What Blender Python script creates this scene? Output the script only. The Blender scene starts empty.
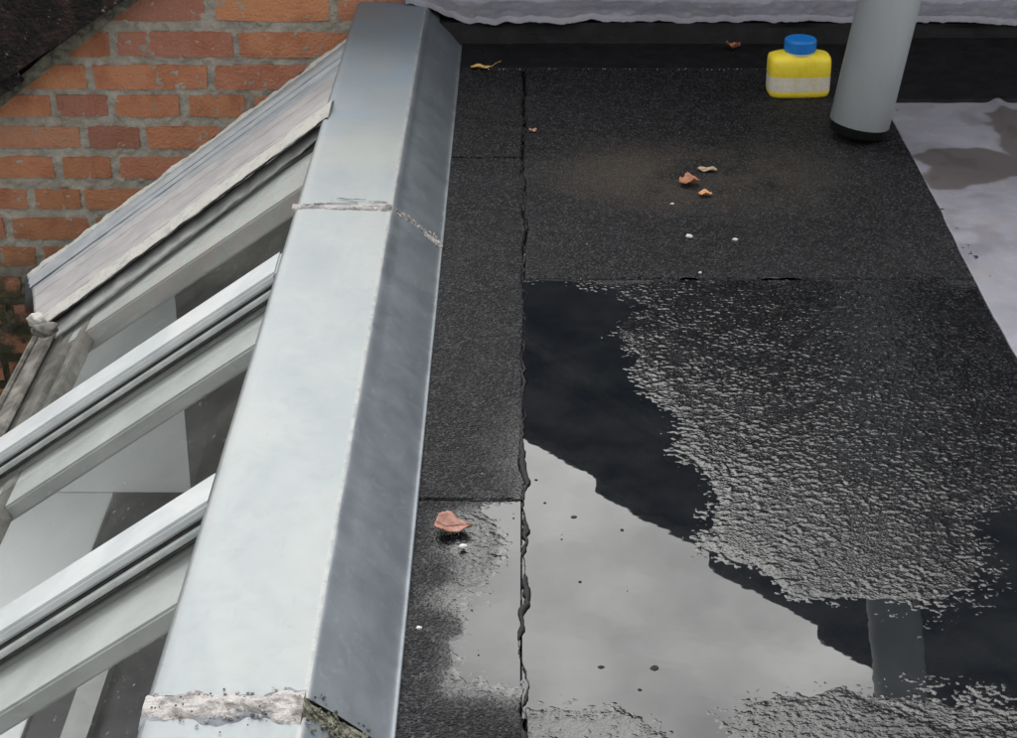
import bpy, bmesh, math, random
import numpy as np
from mathutils import Vector, Matrix
random.seed(7); rng = np.random.default_rng(11)
sc = bpy.context.scene
COL = sc.collection
R = math.radians

# ---------------------------------------------------------------- camera
F = 1958.0; CAMH = 1.04; P = R(26.1); PSI = math.atan(15.5*.898/1958)
cam = bpy.data.cameras.new('camera'); cam.sensor_width = 36; cam.lens = 36*F/1017; cam.clip_start = .02; cam.clip_end = 500
co = bpy.data.objects.new('camera', cam); COL.objects.link(co)
co.location = (0, 0, CAMH); co.rotation_euler = (R(90)-P, 0, PSI)
sc.camera = co

# ---------------------------------------------------------------- world, sun, exposure
SUN_EL, SUN_AZ = R(58), R(-35)          # azimuth measured from +Y towards +X
w = bpy.data.worlds.new('World'); sc.world = w; w.use_nodes = True
nt = w.node_tree; N = nt.nodes; L = nt.links; N.clear()
def wn(t, **k):
    n = N.new(t)
    for a, b in k.items(): setattr(n, a, b)
    return n
sky = wn('ShaderNodeTexSky', sky_type='NISHITA', sun_disc=False, sun_elevation=SUN_EL, sun_rotation=SUN_AZ)
tc = wn('ShaderNodeTexCoord')
sep = wn('ShaderNodeSeparateXYZ'); L.new(tc.outputs['Generated'], sep.inputs[0])
mp = wn('ShaderNodeMapping'); mp.inputs['Scale'].default_value = (1, 1, 1.6); L.new(tc.outputs['Generated'], mp.inputs[0])
cn = wn('ShaderNodeTexNoise'); cn.inputs['Scale'].default_value = 15; cn.inputs['Detail'].default_value = 4; cn.inputs['Roughness'].default_value = .5
L.new(mp.outputs[0], cn.inputs['Vector'])
cr = wn('ShaderNodeMapRange'); cr.inputs[1].default_value = .3; cr.inputs[2].default_value = .7; cr.inputs[3].default_value = .72; cr.inputs[4].default_value = 1.20
L.new(cn.outputs[0], cr.inputs[0])
# thin cloud is brighter on the sun's side (+Y): a broad smooth lobe
dot = wn('ShaderNodeVectorMath', operation='DOT_PRODUCT'); L.new(tc.outputs['Generated'], dot.inputs[0])
dot.inputs[1].default_value = (0.1*math.cos(R(33)), math.cos(R(33)), math.sin(R(33)))
lobe = wn('ShaderNodeMapRange', interpolation_type='SMOOTHSTEP'); lobe.inputs[1].default_value = .6; lobe.inputs[2].default_value = 1.0
lobe.inputs[3].default_value = 12.0; lobe.inputs[4].default_value = 72.0
L.new(dot.outputs['Value'], lobe.inputs[0])
mul = wn('ShaderNodeMath', operation='MULTIPLY'); L.new(cr.outputs[0], mul.inputs[0]); L.new(lobe.outputs[0], mul.inputs[1])
comb = wn('ShaderNodeVectorMath', operation='SCALE'); comb.inputs[0].default_value = (1.0, .99, .965); L.new(mul.outputs[0], comb.inputs['Scale'])
mx = wn('ShaderNodeMix', data_type='RGBA'); mx.inputs[0].default_value = .88
L.new(sky.outputs[0], mx.inputs[6]); L.new(comb.outputs[0], mx.inputs[7])
bg = wn('ShaderNodeBackground'); bg.inputs[1].default_value = .1; L.new(mx.outputs[2], bg.inputs[0])
out = wn('ShaderNodeOutputWorld'); L.new(bg.outputs[0], out.inputs[0])
sl = bpy.data.lights.new('sun', 'SUN'); sl.energy = .6; sl.angle = R(25); sl.color = (1, .96, .9)
so = bpy.data.objects.new('sun', sl); COL.objects.link(so)
sd = Vector((math.sin(SUN_AZ)*math.cos(SUN_EL), math.cos(SUN_AZ)*math.cos(SUN_EL), math.sin(SUN_EL)))
so.rotation_euler = sd.to_track_quat('Z', 'Y').to_euler(); so.location = (0, 0, 6)
sc.view_settings.view_transform = 'Standard'; sc.view_settings.look = 'None'
sc.view_settings.exposure = 0.0; sc.view_settings.gamma = 1

# ---------------------------------------------------------------- helpers
def ray(x, y):
    u = (x-508.5)/F; v = (y-369)/F
    fw = math.cos(P)-v*math.sin(P); dn = math.sin(P)+v*math.cos(P)
    return (u*math.cos(PSI)-fw*math.sin(PSI), u*math.sin(PSI)+fw*math.cos(PSI), -dn)
def on_z(x, y, z=0.0):
    d = ray(x, y); t = (z-CAMH)/d[2]; return (t*d[0], t*d[1], z)
def on_y(x, y, Y):
    d = ray(x, y); t = Y/d[1]; return (t*d[0], Y, CAMH+t*d[2])

def link(name, me, mat=None, parent=None):
    o = bpy.data.objects.new(name, me); COL.objects.link(o)
    if mat is not None and me is not None and not me.materials: me.materials.append(mat)
    if parent: o.parent = parent
    return o
def tag(o, label=None, cat=None, group=None, kind=None):
    for k, v in (('label', label), ('category', cat), ('group', group), ('kind', kind)):
        if v: o[k] = v
    return o
def empty(name, loc=(0, 0, 0), **k):
    o = bpy.data.objects.new(name, None); COL.objects.link(o); o.location = loc; o.empty_display_size = .1
    return tag(o, **k)
def mesh(name, verts, faces, smooth=False):
    me = bpy.data.meshes.new(name); me.from_pydata([tuple(map(float, v)) for v in verts], [], faces)
    me.validate(); 
    if smooth: me.polygons.foreach_set('use_smooth', [True]*len(me.polygons))
    return me
def grid_mesh(name, X, Y, Z, mask=None, attrs=None, smooth=True):
    ny, nx = X.shape
    co_ = np.stack([X, Y, Z], -1).reshape(-1, 3).astype(np.float32)
    idx = np.arange(nx*ny).reshape(ny, nx)
    q = np.stack([idx[:-1, :-1], idx[:-1, 1:], idx[1:, 1:], idx[1:, :-1]], -1)
    if mask is not None: q = q[mask]
    q = q.reshape(-1, 4)
    if mask is not None:
        used = np.unique(q); remap = np.zeros(nx*ny, dtype=np.int64); remap[used] = np.arange(len(used)); q = remap[q]; co_ = co_[used]
    me = bpy.data.meshes.new(name)
    me.vertices.add(len(co_)); me.vertices.foreach_set('co', co_.ravel())
    me.loops.add(len(q)*4); me.loops.foreach_set('vertex_index', q.ravel().astype(np.int32))
    me.polygons.add(len(q)); me.polygons.foreach_set('loop_start', np.arange(0, len(q)*4, 4, dtype=np.int32))
    me.update(calc_edges=True); me.validate()
    me.polygons.foreach_set('use_smooth', np.full(len(q), smooth))
    for an, a in (attrs or {}).items():
        at = me.attributes.new(an, 'FLOAT', 'POINT'); a = a.reshape(-1).astype(np.float32)
        if mask is not None: a = a[used]
        at.data.foreach_set('value', a)
    return me
def vnoise(x, y, s, seed):
    """smooth value noise, wavelength s"""
    r = np.random.default_rng(seed); T = r.random((256, 256))*2-1
    x = x/s+1000.37; y = y/s+1000.71
    xi = np.floor(x).astype(int); yi = np.floor(y).astype(int); fx = x-xi; fy = y-yi
    fx = fx*fx*fx*(fx*(fx*6-15)+10); fy = fy*fy*fy*(fy*(fy*6-15)+10)
    a = T[xi % 256, yi % 256]; b = T[(xi+1) % 256, yi % 256]; c = T[xi % 256, (yi+1) % 256]; d = T[(xi+1) % 256, (yi+1) % 256]
    return (a*(1-fx)+b*fx)*(1-fy)+(c*(1-fx)+d*fx)*fy
def fbm(x, y, s, seed, o=3, g=.5):
    return sum(g**k*vnoise(x, y, s/2**k, seed+k) for k in range(o))
def poly_sdf(px, py, poly):
    """signed distance, positive inside"""
    p = np.array(poly); d = np.full(px.shape, 1e9); ins = np.zeros(px.shape, bool)
    for i in range(len(p)):
        a = p[i]; b = p[(i+1) % len(p)]; e = b-a
        t = np.clip(((px-a[0])*e[0]+(py-a[1])*e[1])/max(e.dot(e), 1e-12), 0, 1)
        d = np.minimum(d, np.hypot(px-a[0]-t*e[0], py-a[1]-t*e[1]))
        c = ((a[1] > py) != (b[1] > py)) & (px < (b[0]-a[0])*(py-a[1])/((b[1]-a[1]) if b[1] != a[1] else 1e-12)+a[0])
        ins ^= c
    return np.where(ins, d, -d)
def sstep(a, b, x):
    t = np.clip((x-a)/(b-a), 0, 1); return t*t*(3-2*t)
def box_mesh(name, x0, x1, y0, y1, z0, z1, bevel=0, seg=2, jitter=0):
    bm = bmesh.new(); bmesh.ops.create_cube(bm, size=1)
    for v in bm.verts:
        v.co = Vector(((x0+x1)/2+v.co.x*(x1-x0), (y0+y1)/2+v.co.y*(y1-y0), (z0+z1)/2+v.co.z*(z1-z0)))
    if bevel: bmesh.ops.bevel(bm, geom=bm.edges[:], offset=bevel, segments=seg, affect='EDGES', profile=.6)
    if jitter:
        for v in bm.verts: v.co += Vector((random.uniform(-1, 1), random.uniform(-1, 1), random.uniform(-1, 1)))*jitter
    me = bpy.data.meshes.new(name); bm.to_mesh(me); bm.free(); return me
def sweep(name, profile_fn, n, closed=True, smooth=False, caps=True):
    """profile_fn(i) -> list of 3D points; consecutive profiles are skinned"""
    V = []; Fc = []
    for i in range(n): V += profile_fn(i)
    m = len(V)//n
    for i in range(n-1):
        for j in range(m if closed else m-1):
            k = (j+1) % m; Fc.append((i*m+j, i*m+k, (i+1)*m+k, (i+1)*m+j))
    if closed and caps: Fc.append(tuple(range(m-1, -1, -1))); Fc.append(tuple((n-1)*m+j for j in range(m)))
    me = mesh(name, V, Fc, smooth)
    bm = bmesh.new(); bm.from_mesh(me); bmesh.ops.recalc_face_normals(bm, faces=bm.faces[:]); bm.to_mesh(me); bm.free()
    return me

# ---------------------------------------------------------------- materials
class M:
    def __init__(s, name):
        s.m = bpy.data.materials.new(name); s.m.use_nodes = True; s.t = s.m.node_tree; s.t.nodes.clear()
        s.o = s.n('ShaderNodeOutputMaterial'); s.b = s.n('ShaderNodeBsdfPrincipled'); s.l(s.b.outputs[0], s.o.inputs[0])
    def n(s, t, **k):
        x = s.t.nodes.new(t)
        for a, b in k.items(): setattr(x, a, b)
        return x
    def l(s, a, b): s.t.links.new(a, b)
    def put(s, sock, v):
        if hasattr(v, 'links') or isinstance(v, bpy.types.NodeSocket): s.l(v, sock)
        else: sock.default_value = v
    def coord(s, kind='Object', scale=(1, 1, 1)):
        c = s.n('ShaderNodeTexCoord'); m = s.n('ShaderNodeMapping'); s.l(c.outputs[kind], m.inputs[0]); m.inputs['Scale'].default_value = scale
        return m.outputs[0]
    def noise(s, vec, scale, detail=3, rough=.5, dist=0):
        x = s.n('ShaderNodeTexNoise'); s.l(vec, x.inputs['Vector'])
        x.inputs['Scale'].default_value = scale; x.inputs['Detail'].default_value = detail; x.inputs['Roughness'].default_value = rough; x.inputs['Distortion'].default_value = dist
        return x.outputs[0]
    def vor(s, vec, scale, feature='F1', out=0, rnd=1):
        x = s.n('ShaderNodeTexVoronoi', feature=feature); s.l(vec, x.inputs['Vector']); x.inputs['Scale'].default_value = scale; x.inputs['Randomness'].default_value = rnd
        return x.outputs[out]
    def rng(s, v, a, b, c=0., d=1., smooth=True):
        x = s.n('ShaderNodeMapRange', interpolation_type='SMOOTHSTEP' if smooth else 'LINEAR'); s.l(v, x.inputs[0])
        for i, q in enumerate((a, b, c, d)): x.inputs[i+1].default_value = q
        return x.outputs[0]
    def math(s, op, a, b=0.):
        x = s.n('ShaderNodeMath', operation=op); s.put(x.inputs[0], a); s.put(x.inputs[1], b); return x.outputs[0]
    def mix(s, f, a, b):
        x = s.n('ShaderNodeMix', data_type='RGBA'); s.put(x.inputs[0], f)
        for i, q in ((6, a), (7, b)):
            if isinstance(q, tuple): q = q if len(q) == 4 else q+(1,)
            s.put(x.inputs[i], q)
        return x.outputs[2]
    def ramp(s, v, stops):
        x = s.n('ShaderNodeValToRGB'); s.l(v, x.inputs[0]); e = x.color_ramp.elements
        while len(e) < len(stops): e.new(.5)
        for i, (p, c) in enumerate(stops): e[i].position = p; e[i].color = tuple(c)+(1,)
        return x.outputs[0]
    def attr(s, name):
        x = s.n('ShaderNodeAttribute', attribute_name=name); return x.outputs['Fac']
    def bump(s, h, strength=.5, dist=.001, normal=None):
        x = s.n('ShaderNodeBump'); x.inputs['Strength'].default_value = strength; x.inputs['Distance'].default_value = dist; s.l(h, x.inputs['Height'])
        if normal is not None: s.l(normal, x.inputs['Normal'])
        return x.outputs[0]
    def rnd(s):
        return s.n('ShaderNodeObjectInfo').outputs['Random']
    def set(s, color=None, rough=None, metal=None, spec=None, normal=None, ior=None, coat=None):
        b = s.b.inputs
        if color is not None: s.put(b['Base Color'], color if not isinstance(color, tuple) else tuple(color)+(1,))
        if rough is not None: s.put(b['Roughness'], rough)
        if metal is not None: s.put(b['Metallic'], metal)
        if spec is not None: s.put(b['Specular IOR Level'], spec)
        if normal is not None: s.l(normal, b['Normal'])
        if ior is not None: b['IOR'].default_value = ior
        if coat is not None: b['Coat Weight'].default_value = coat; b['Coat Roughness'].default_value = .1
        return s.m

def mat_felt():
    m = M('bitumen_felt'); v = m.coord('Object')
    g = m.vor(v, 330); g2 = m.noise(v, 300, 2, .8); big = m.noise(v, 5, 4, .6); mid = m.noise(v, 38, 3, .6)
    speck = m.vor(v, 400, out=1); sp = m.n('ShaderNodeSeparateColor'); m.l(speck, sp.inputs[0])
    wet = m.attr('wet'); sub = m.attr('sub')
    base = m.mix(m.rng(big, .35, .7), (.0065, .007, .0085), (.0125, .013, .015))
    base = m.mix(m.rng(sp.outputs[0], 0, .55, .85, 0), base, (.004, .004, .005))
    base = m.mix(m.math('MULTIPLY', m.rng(sp.outputs[1], .70, .97), .75), base, (.062, .064, .071))
    base = m.mix(m.math('MULTIPLY', m.rng(mid, .45, .7), .3), base, (.03, .031, .035))
    base = m.mix(m.math('MULTIPLY', m.rng(mid, .55, .75), .3), base, (.035, .033, .031))
    dust = m.attr('dust')
    base = m.mix(m.math('MULTIPLY', dust, m.rng(big, .3, .6)), base, (.075, .062, .05))
    base = m.mix(m.math('MULTIPLY', wet, .7), base, (.007, .007, .008))
    base = m.mix(m.math('MULTIPLY', sub, .85), base, (.009, .0105, .0125))
    rough = m.rng(wet, .05, .45, .62, .15)
    rough = m.math('ADD', rough, m.math('MULTIPLY', sub, .4))
    h = m.math('ADD', m.math('MULTIPLY', m.rng(g, 0, .7, 1, 0), .8), m.math('MULTIPLY', g2, .9))
    bp = m.n('ShaderNodeBump'); bp.inputs['Distance'].default_value = .0032; m.l(h, bp.inputs['Height'])
    st = m.rng(wet, .0, .45, .85, .10); st = m.math('MULTIPLY', st, m.math('SUBTRACT', 1, sub)); m.l(st, bp.inputs['Strength'])
    spec = m.math('ADD', .14, m.math('MULTIPLY', m.math('POWER', wet, 1.5), .30)); spec = m.math('SUBTRACT', spec, m.math('MULTIPLY', sub, .5))
    return m.set(base, rough, 0, spec, bp.outputs[0])
def mat_water():
    m = M('rain_water'); v = m.coord('Object')
    h = m.math('ADD', m.noise(v, 26, 2), m.math('MULTIPLY', m.noise(v, 90, 1), .05))
    bed = m.mix(m.rng(m.noise(v, 12, 5, .65), .3, .7), (.006, .0072, .0095), (.013, .0145, .017))
    bed = m.mix(m.rng(m.vor(v, 300), .02, .10, .35, 0), bed, (.03, .03, .033))
    m.b.inputs['IOR'].default_value = 1.36
    return m.set(bed, .012, 0, .5, m.bump(h, .10, .0005))
def mat_glass():
    m = M('dusty_glass'); t = m.t; t.nodes.remove(m.b); v = m.coord('Object')
    fr0 = m.n('ShaderNodeFresnel'); fr0.inputs['IOR'].default_value = 1.36
    bf = m.n('ShaderNodeNewGeometry').outputs['Backfacing']
    fr = m.n('ShaderNodeMath', operation='MULTIPLY'); m.l(fr0.outputs[0], fr.inputs[0]); m.l(m.math('SUBTRACT', 1, bf), fr.inputs[1])
    gl = m.n('ShaderNodeBsdfGlossy'); gl.inputs['Roughness'].default_value = .015
    tr = m.n('ShaderNodeBsdfTransparent'); tr.inputs[0].default_value = (.97, .975, .975, 1)
    ms = m.n('ShaderNodeMixShader'); m.l(fr.outputs[0], ms.inputs[0]); m.l(tr.outputs[0], ms.inputs[1]); m.l(gl.outputs[0], ms.inputs[2])
    df = m.n('ShaderNodeBsdfDiffuse'); df.inputs[0].default_value = (.5, .52, .5, 1)
    dust = m.math('ADD', m.rng(m.noise(v, 5, 5, .65), .3, .9, .03, .13), m.math('MULTIPLY', m.rng(m.noise(v, 170, 2, .6), .67, .74), .3))
    dust = m.math('MULTIPLY', dust, m.math('SUBTRACT', 1, bf))
    m2 = m.n('ShaderNodeMixShader'); m.l(dust, m2.inputs[0]); m.l(ms.outputs[0], m2.inputs[1]); m.l(df.outputs[0], m2.inputs[2])
    m.l(m2.outputs[0], m.o.inputs[0]); return m.m
def mat_zinc():
    m = M('weathered_zinc'); v = m.coord('Object', (1, .45, 1)); v2 = m.coord('Object')
    a = m.noise(v, 9, 5, .62, .6); b = m.noise(v2, 40, 4, .6, 1.5); c = m.noise(v2, 3.2, 3, .5); d = m.noise(m.coord('Object', (1, .12, 1)), 120, 3, .6)
    col = m.mix(m.rng(a, .3, .7), (.195, .222, .236), (.235, .254, .258))
    col = m.mix(m.math('MULTIPLY', m.rng(b, .5, .8), .16), col, (.165, .185, .205))
    col = m.mix(m.math('MULTIPLY', m.rng(c, .5, .72), .5), col, (.262, .274, .252))
    scr = m.noise(m.coord('Object', (1, .05, 1)), 300, 2, .6); col = m.mix(m.math('MULTIPLY', m.rng(scr, .66, .74), .3), col, (.17, .19, .21))
    far_tint = m.attr('far_tint')
    col = m.mix(m.math('MULTIPLY', far_tint, m.rng(a, .25, .62)), col, (.17, .23, .30))  # bluer, darker tone growing towards the far end
    edge = m.attr('edge')
    col = m.mix(m.math('MULTIPLY', edge, m.rng(b, .35, .6)), col, (.33, .33, .32))
    spot = m.vor(v2, 26); col = m.mix(m.math('MULTIPLY', m.rng(spot, .035, .06, 1, 0), .35), col, (.16, .17, .17))
    h = m.math('ADD', m.math('MULTIPLY', m.noise(v2, 14, 3), 1.0), m.math('MULTIPLY', d, .08))
    rough = m.rng(b, .3, .8, .55, .60)
    return m.set(col, rough, .3, .5, m.bump(h, .035, .003))
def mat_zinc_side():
    m = M('shaded_scuffed_zinc'); v2 = m.coord('Object')
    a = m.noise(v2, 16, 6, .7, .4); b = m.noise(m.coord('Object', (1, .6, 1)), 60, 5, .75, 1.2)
    col = m.mix(m.rng(a, .3, .7), (.12, .137, .158), (.158, .18, .20))  # base darker than the top sheet: the slope's shade put into its colour
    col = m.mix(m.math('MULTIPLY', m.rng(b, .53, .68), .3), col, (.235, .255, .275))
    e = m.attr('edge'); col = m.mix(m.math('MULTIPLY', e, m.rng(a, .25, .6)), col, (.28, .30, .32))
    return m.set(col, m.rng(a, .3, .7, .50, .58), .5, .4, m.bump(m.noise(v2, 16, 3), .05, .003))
def mat_lead():
    m = M('oxidised_lead'); v = m.coord('Object'); a = m.noise(v, 7, 5, .6, .8); b = m.noise(v, 55, 4, .7, 1); st = m.attr('stain')
    col = m.mix(m.rng(a, .3, .7), (.205, .205, .245), (.275, .275, .325))
    col = m.mix(m.math('MULTIPLY', m.rng(b, .5, .75), .5), col, (.33, .33, .36))
    col = m.mix(m.math('MULTIPLY', m.rng(m.noise(v, 13, 4, .6, 1), .52, .72), .5), col, (.26, .235, .215))
    col = m.mix(st, col, (.10, .082, .078))
    rough = m.math('SUBTRACT', .62, m.math('MULTIPLY', st, .2))
    h = m.math('ADD', a, m.math('MULTIPLY', b, .3))
    return m.set(col, rough, .35, .5, m.bump(h, .10, .003))
def mat_brick():
    m = M('orange_brick'); v = m.coord('Object'); r = m.rnd()
    off = m.n('ShaderNodeVectorMath', operation='ADD'); m.l(v, off.inputs[0]); cm = m.n('ShaderNodeCombineXYZ'); m.l(m.math('MULTIPLY', r, 37.), cm.inputs[0]); m.l(cm.outputs[0], off.inputs[1]); v = off.outputs[0]
    a = m.noise(v, 16, 4, .6); b = m.noise(v, 90, 4, .75)
    base = m.ramp(r, [(0, (.52, .235, .135)), (.3, (.60, .275, .14)), (.6, (.52, .23, .15)), (.85, (.38, .18, .135)), (1, (.56, .29, .17))])
    tone = m.attr('tone')
    col = m.mix(m.math('MULTIPLY', m.rng(a, .4, .75), .7), base, (.36, .13, .075))
    col = m.mix(m.math('MULTIPLY', m.rng(b, .58, .75), .45), col, (.50, .36, .26))
    col = m.mix(m.math('MULTIPLY', m.rng(b, .2, .36, 1, 0), .5), col, (.16, .07, .05))
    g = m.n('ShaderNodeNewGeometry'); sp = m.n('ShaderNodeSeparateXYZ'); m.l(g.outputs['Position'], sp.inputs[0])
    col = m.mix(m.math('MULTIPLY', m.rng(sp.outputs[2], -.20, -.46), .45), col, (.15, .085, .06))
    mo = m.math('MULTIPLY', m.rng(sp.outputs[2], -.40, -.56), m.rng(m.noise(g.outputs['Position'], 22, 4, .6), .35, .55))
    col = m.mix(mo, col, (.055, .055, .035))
    return m.set(col, .9, 0, .2, m.bump(m.math('ADD', m.noise(v, 160, 3, .7), m.noise(v, 40, 3, .6)), .9, .004))
def mat_mortar():
    m = M('rough_mortar'); v = m.coord('Object'); a = m.noise(v, 18, 4, .6); b = m.noise(v, 160, 3, .7)
    col = m.mix(m.rng(a, .3, .7), (.29, .27, .23), (.46, .425, .365)); col = m.mix(m.math('MULTIPLY', m.rng(b, .55, .7), .6), col, (.50, .48, .43))
    g = m.n('ShaderNodeNewGeometry'); sp = m.n('ShaderNodeSeparateXYZ'); m.l(g.outputs['Position'], sp.inputs[0])
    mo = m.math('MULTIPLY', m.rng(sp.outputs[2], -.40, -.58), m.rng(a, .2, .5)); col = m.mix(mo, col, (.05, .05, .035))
    return m.set(col, .95, 0, .1, m.bump(m.math('ADD', m.noise(v, 90, 3, .7), b), .8, .004))
def simple(name, c1, c2, scale=20, rough=.6, metal=0, spec=.4, bump=.2, dist=.002, thr=(.35, .7), detail=4, ior=None, sc3=(1, 1, 1)):
    m = M(name); v = m.coord('Object', sc3); a = m.noise(v, scale, detail, .6, .5)
    return m.set(m.mix(m.rng(a, *thr), c1, c2), rough, metal, spec, m.bump(m.noise(v, scale*3, 3, .6), bump, dist), ior)

FELT = mat_felt(); WATER = mat_water(); GLASS = mat_glass(); ZINC = mat_zinc(); ZSIDE = mat_zinc_side(); LEAD = mat_lead(); BRICK = mat_brick(); MORTAR = mat_mortar()
TAR = simple('glossy_bitumen', (.004, .004, .005), (.010, .010, .011), 200, .5, 0, .2, .8, .002)
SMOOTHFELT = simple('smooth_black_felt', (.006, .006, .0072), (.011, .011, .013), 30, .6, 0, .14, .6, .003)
ALU = simple('white_aluminium_cap', (.47, .50, .52), (.58, .60, .61), 12, .42, .05, .5, .1)
ALU_SIDE = simple('grey_bar_side', (.38, .41, .42), (.52, .54, .53), 30, .5, .1, .4, .2)
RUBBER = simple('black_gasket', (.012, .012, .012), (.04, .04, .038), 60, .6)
PAINT = simple('white_rafter_paint', (.43, .45, .445), (.53, .55, .545), 9, .6, 0, .3, .1)
DIRTY = simple('mossy_frame', (.10, .095, .085), (.24, .23, .21), 26, .8, 0, .2, .5)
ABUT_BLUE = simple('blue_grey_lead', (.29, .31, .335), (.36, .375, .395), 22, .6, .15, .3, .12, .003, sc3=(1, 1, 1))
ABUT_PINK = simple('dusty_lead', (.34, .33, .34), (.42, .41, .415), 16, .65, .1, .3, .12, .003)
ABUT_WHITE = simple('flaking_white_paint', (.34, .335, .315), (.46, .455, .43), 70, .75, 0, .2, .7, .003, thr=(.3, .5))
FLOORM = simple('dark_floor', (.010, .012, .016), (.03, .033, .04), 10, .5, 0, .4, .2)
BOARD = simple('pale_board', (.76, .81, .82), (.82, .85, .86), 4, .7)
TILE = simple('wet_dark_roof_tile', (.006, .0045, .0045), (.04, .022, .02), 34, .5, 0, .25, 1, .005, thr=(.4, .8))
_t = TILE.node_tree; _b = [n for n in _t.nodes if n.type == 'BSDF_PRINCIPLED'][0]
_src = _b.inputs['Base Color'].links[0].from_socket
_c = _t.nodes.new('ShaderNodeTexCoord'); _n = _t.nodes.new('ShaderNodeTexNoise'); _n.inputs['Scale'].default_value = 75; _n.inputs['Detail'].default_value = 5; _n.inputs['Roughness'].default_value = .75
_t.links.new(_c.outputs['Object'], _n.inputs['Vector']); _r = _t.nodes.new('ShaderNodeMapRange'); _r.inputs[1].default_value = .63; _r.inputs[2].default_value = .70; _t.links.new(_n.outputs[0], _r.inputs[0])
_m = _t.nodes.new('ShaderNodeMix'); _m.data_type = 'RGBA'; _t.links.new(_r.outputs[0], _m.inputs[0]); _t.links.new(_src, _m.inputs[6]); _m.inputs[7].default_value = (.30, .26, .24, 1)
_t.links.new(_m.outputs[2], _b.inputs['Base Color'])
VERGEB = simple('grey_verge_mortar', (.07, .07, .055), (.20, .19, .15), 60, .9, 0, .2, .8, .003)
CRUST = simple('chalky_sealant', (.17, .16, .155), (.42, .40, .39), 45, .9, 0, .15, 1, .006, thr=(.35, .6))
MOSS = simple('yellow_lichen', (.08, .08, .065), (.25, .25, .20), 160, .95, 0, .1, .8, .004)
PVC = simple('pale_grey_pvc', (.62, .67, .70), (.72, .76, .78), 9, .45, 0, .4, .05, sc3=(1, 1, .25))
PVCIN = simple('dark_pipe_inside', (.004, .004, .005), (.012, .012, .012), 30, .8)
YEL = simple('yellow_plastic', (.76, .58, .03), (.88, .70, .05), 60, .42, 0, .4, .25, .001, thr=(.2, .5))
BLUE = simple('blue_plastic', (.008, .17, .56), (.012, .20, .62), 30, .38, 0, .5, .1)
GROUND = simple('garden_ground', (.05, .055, .035), (.09, .085, .06), 2, .95)

# ---------------------------------------------------------------- far ground and house wall
me = mesh('ground', [(-60, -60, -3), (60, -60, -3), (60, 60, -3), (-60, 60, -3)], [(0, 1, 2, 3)])
tag(link('ground', me, GROUND), kind='structure')

WY = 3.56                                    # face of the gable wall
VS = .745                                    # verge slope
def verge_z(x): return -.128+VS*(x+.976)
wall = empty('brick_gable_wall', (0, WY, -3), label='orange brick gable wall of the next house, rising behind the flat roof', cat='wall')
x0, x1 = -2.0, 2.2
V = []; 
for y in (WY+.004, WY+.24): V += [(x0, y, -3), (x1, y, -3), (x1, y, verge_z(x1)-.02), (x0, y, verge_z(x0)-.02)]
V = [(a, b-WY, c+3) for a, b, c in V]
link('mortar', mesh('mortar', V, [(0, 1, 2, 3), (7, 6, 5, 4), (3, 2, 6, 7), (0, 3, 7, 4), (1, 5, 6, 2)]), MORTAR, wall)
# fine uneven mortar face only where it shows
gx, gz = np.meshgrid(np.arange(-1.25, -.25, .004), np.arange(-.75, .12, .004))
hh = .0015+.0035*fbm(gx, gz, .012, 5, 3)
vz = -.128+VS*(gx+.976)
mk = (gz < vz-.0)[:-1, :-1]
link('pointing', grid_mesh('pointing', gx, -.002-hh*1.0, gz+3, mk), MORTAR, wall)['kind'] = 'stuff'
# courses: traced where visible, then continued both ways
traced = {  # z_top, z_bottom, spans in photo pixels at that row
 0: (.056+.003, .018, [(96, 205), (216, 330)]), 1: (-.003, -.051, [(8, 60), (68, 110), (119, 233), (240, 350)]),
 2: (-.067, -.114, [(-60, -22), (-14, 86), (95, 207), (216, 328)]), 3: (-.126, -.169, [(-66, 52), (58, 108), (116, 180), (190, 245), (254, 360)]),
 4: (-.188, -.232, [(-36, 81), (90, 140), (148, 258)]), 5: (-.250, -.293, [(-60, 54), (64, 112), (120, 232)]),
 6: (-.316, -.357, [(-84, 28), (37, 81), (86, 200)]), 7: (-.376, -.420, [(-110, 5), (14, 90), (98, 200)]), 8: (-.437, -.478, [(-78, 36), (46, 150)])}
bmesh_variants = []
for k in range(8):
    random.seed(100+k)
    bm = bmesh.new(); bmesh.ops.create_cube(bm, size=1)
    bmesh.ops.subdivide_edges(bm, edges=[e for e in bm.edges if abs((e.verts[0].co-e.verts[1].co).x) > .5], cuts=3)
    for v in bm.verts: v.co.x *= .2; v.co.y *= .05; v.co.z *= .046
    for v in bm.verts:
        e = abs(v.co.x) > .09
        v.co += Vector((random.uniform(-.0022, .0022) if e else 0, random.uniform(-.0012, .0012), random.uniform(-.0012, .0012)))
        if e: v.co.z *= .93
    bm.normal_update()
    m_ = bpy.data.meshes.new('brick'); bm.to_mesh(m_); bm.free(); m_.materials.append(BRICK); bmesh_variants.append(m_)
random.seed(3)
nb = 0; rest = []
def add_brick(xa, xb, zb, zt):
    global nb
    xc = (xa+xb)/2; zc = (zb+zt)/2
    if zc > verge_z(xc)+.03: return
    hidden = not (-1.35 < xc < -.2 and zc > -.85)
    if hidden and nb > 290: rest.append((xa, xb, zb, zt)); return
    o = bpy.data.objects.new('brick', random.choice(bmesh_variants)); COL.objects.link(o); o.parent = wall
    o.location = (xc, .0182, zc+3); o.rotation_euler = (0, random.uniform(-.006, .006) + (PI_ if random.random() < .5 else 0), random.uniform(-.006, .006))
    o.scale = ((xb-xa)/.2, 1, (zt-zb)/.046); nb += 1
PI_ = math.pi
rows = []
for k in range(-16, 0): rows.append((.059-.0625*k, .059-.0625*k-.047, None))
for k in range(0, 9): zt, zb, sp = traced[k]; rows.append((zt, zb, sp))
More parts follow.
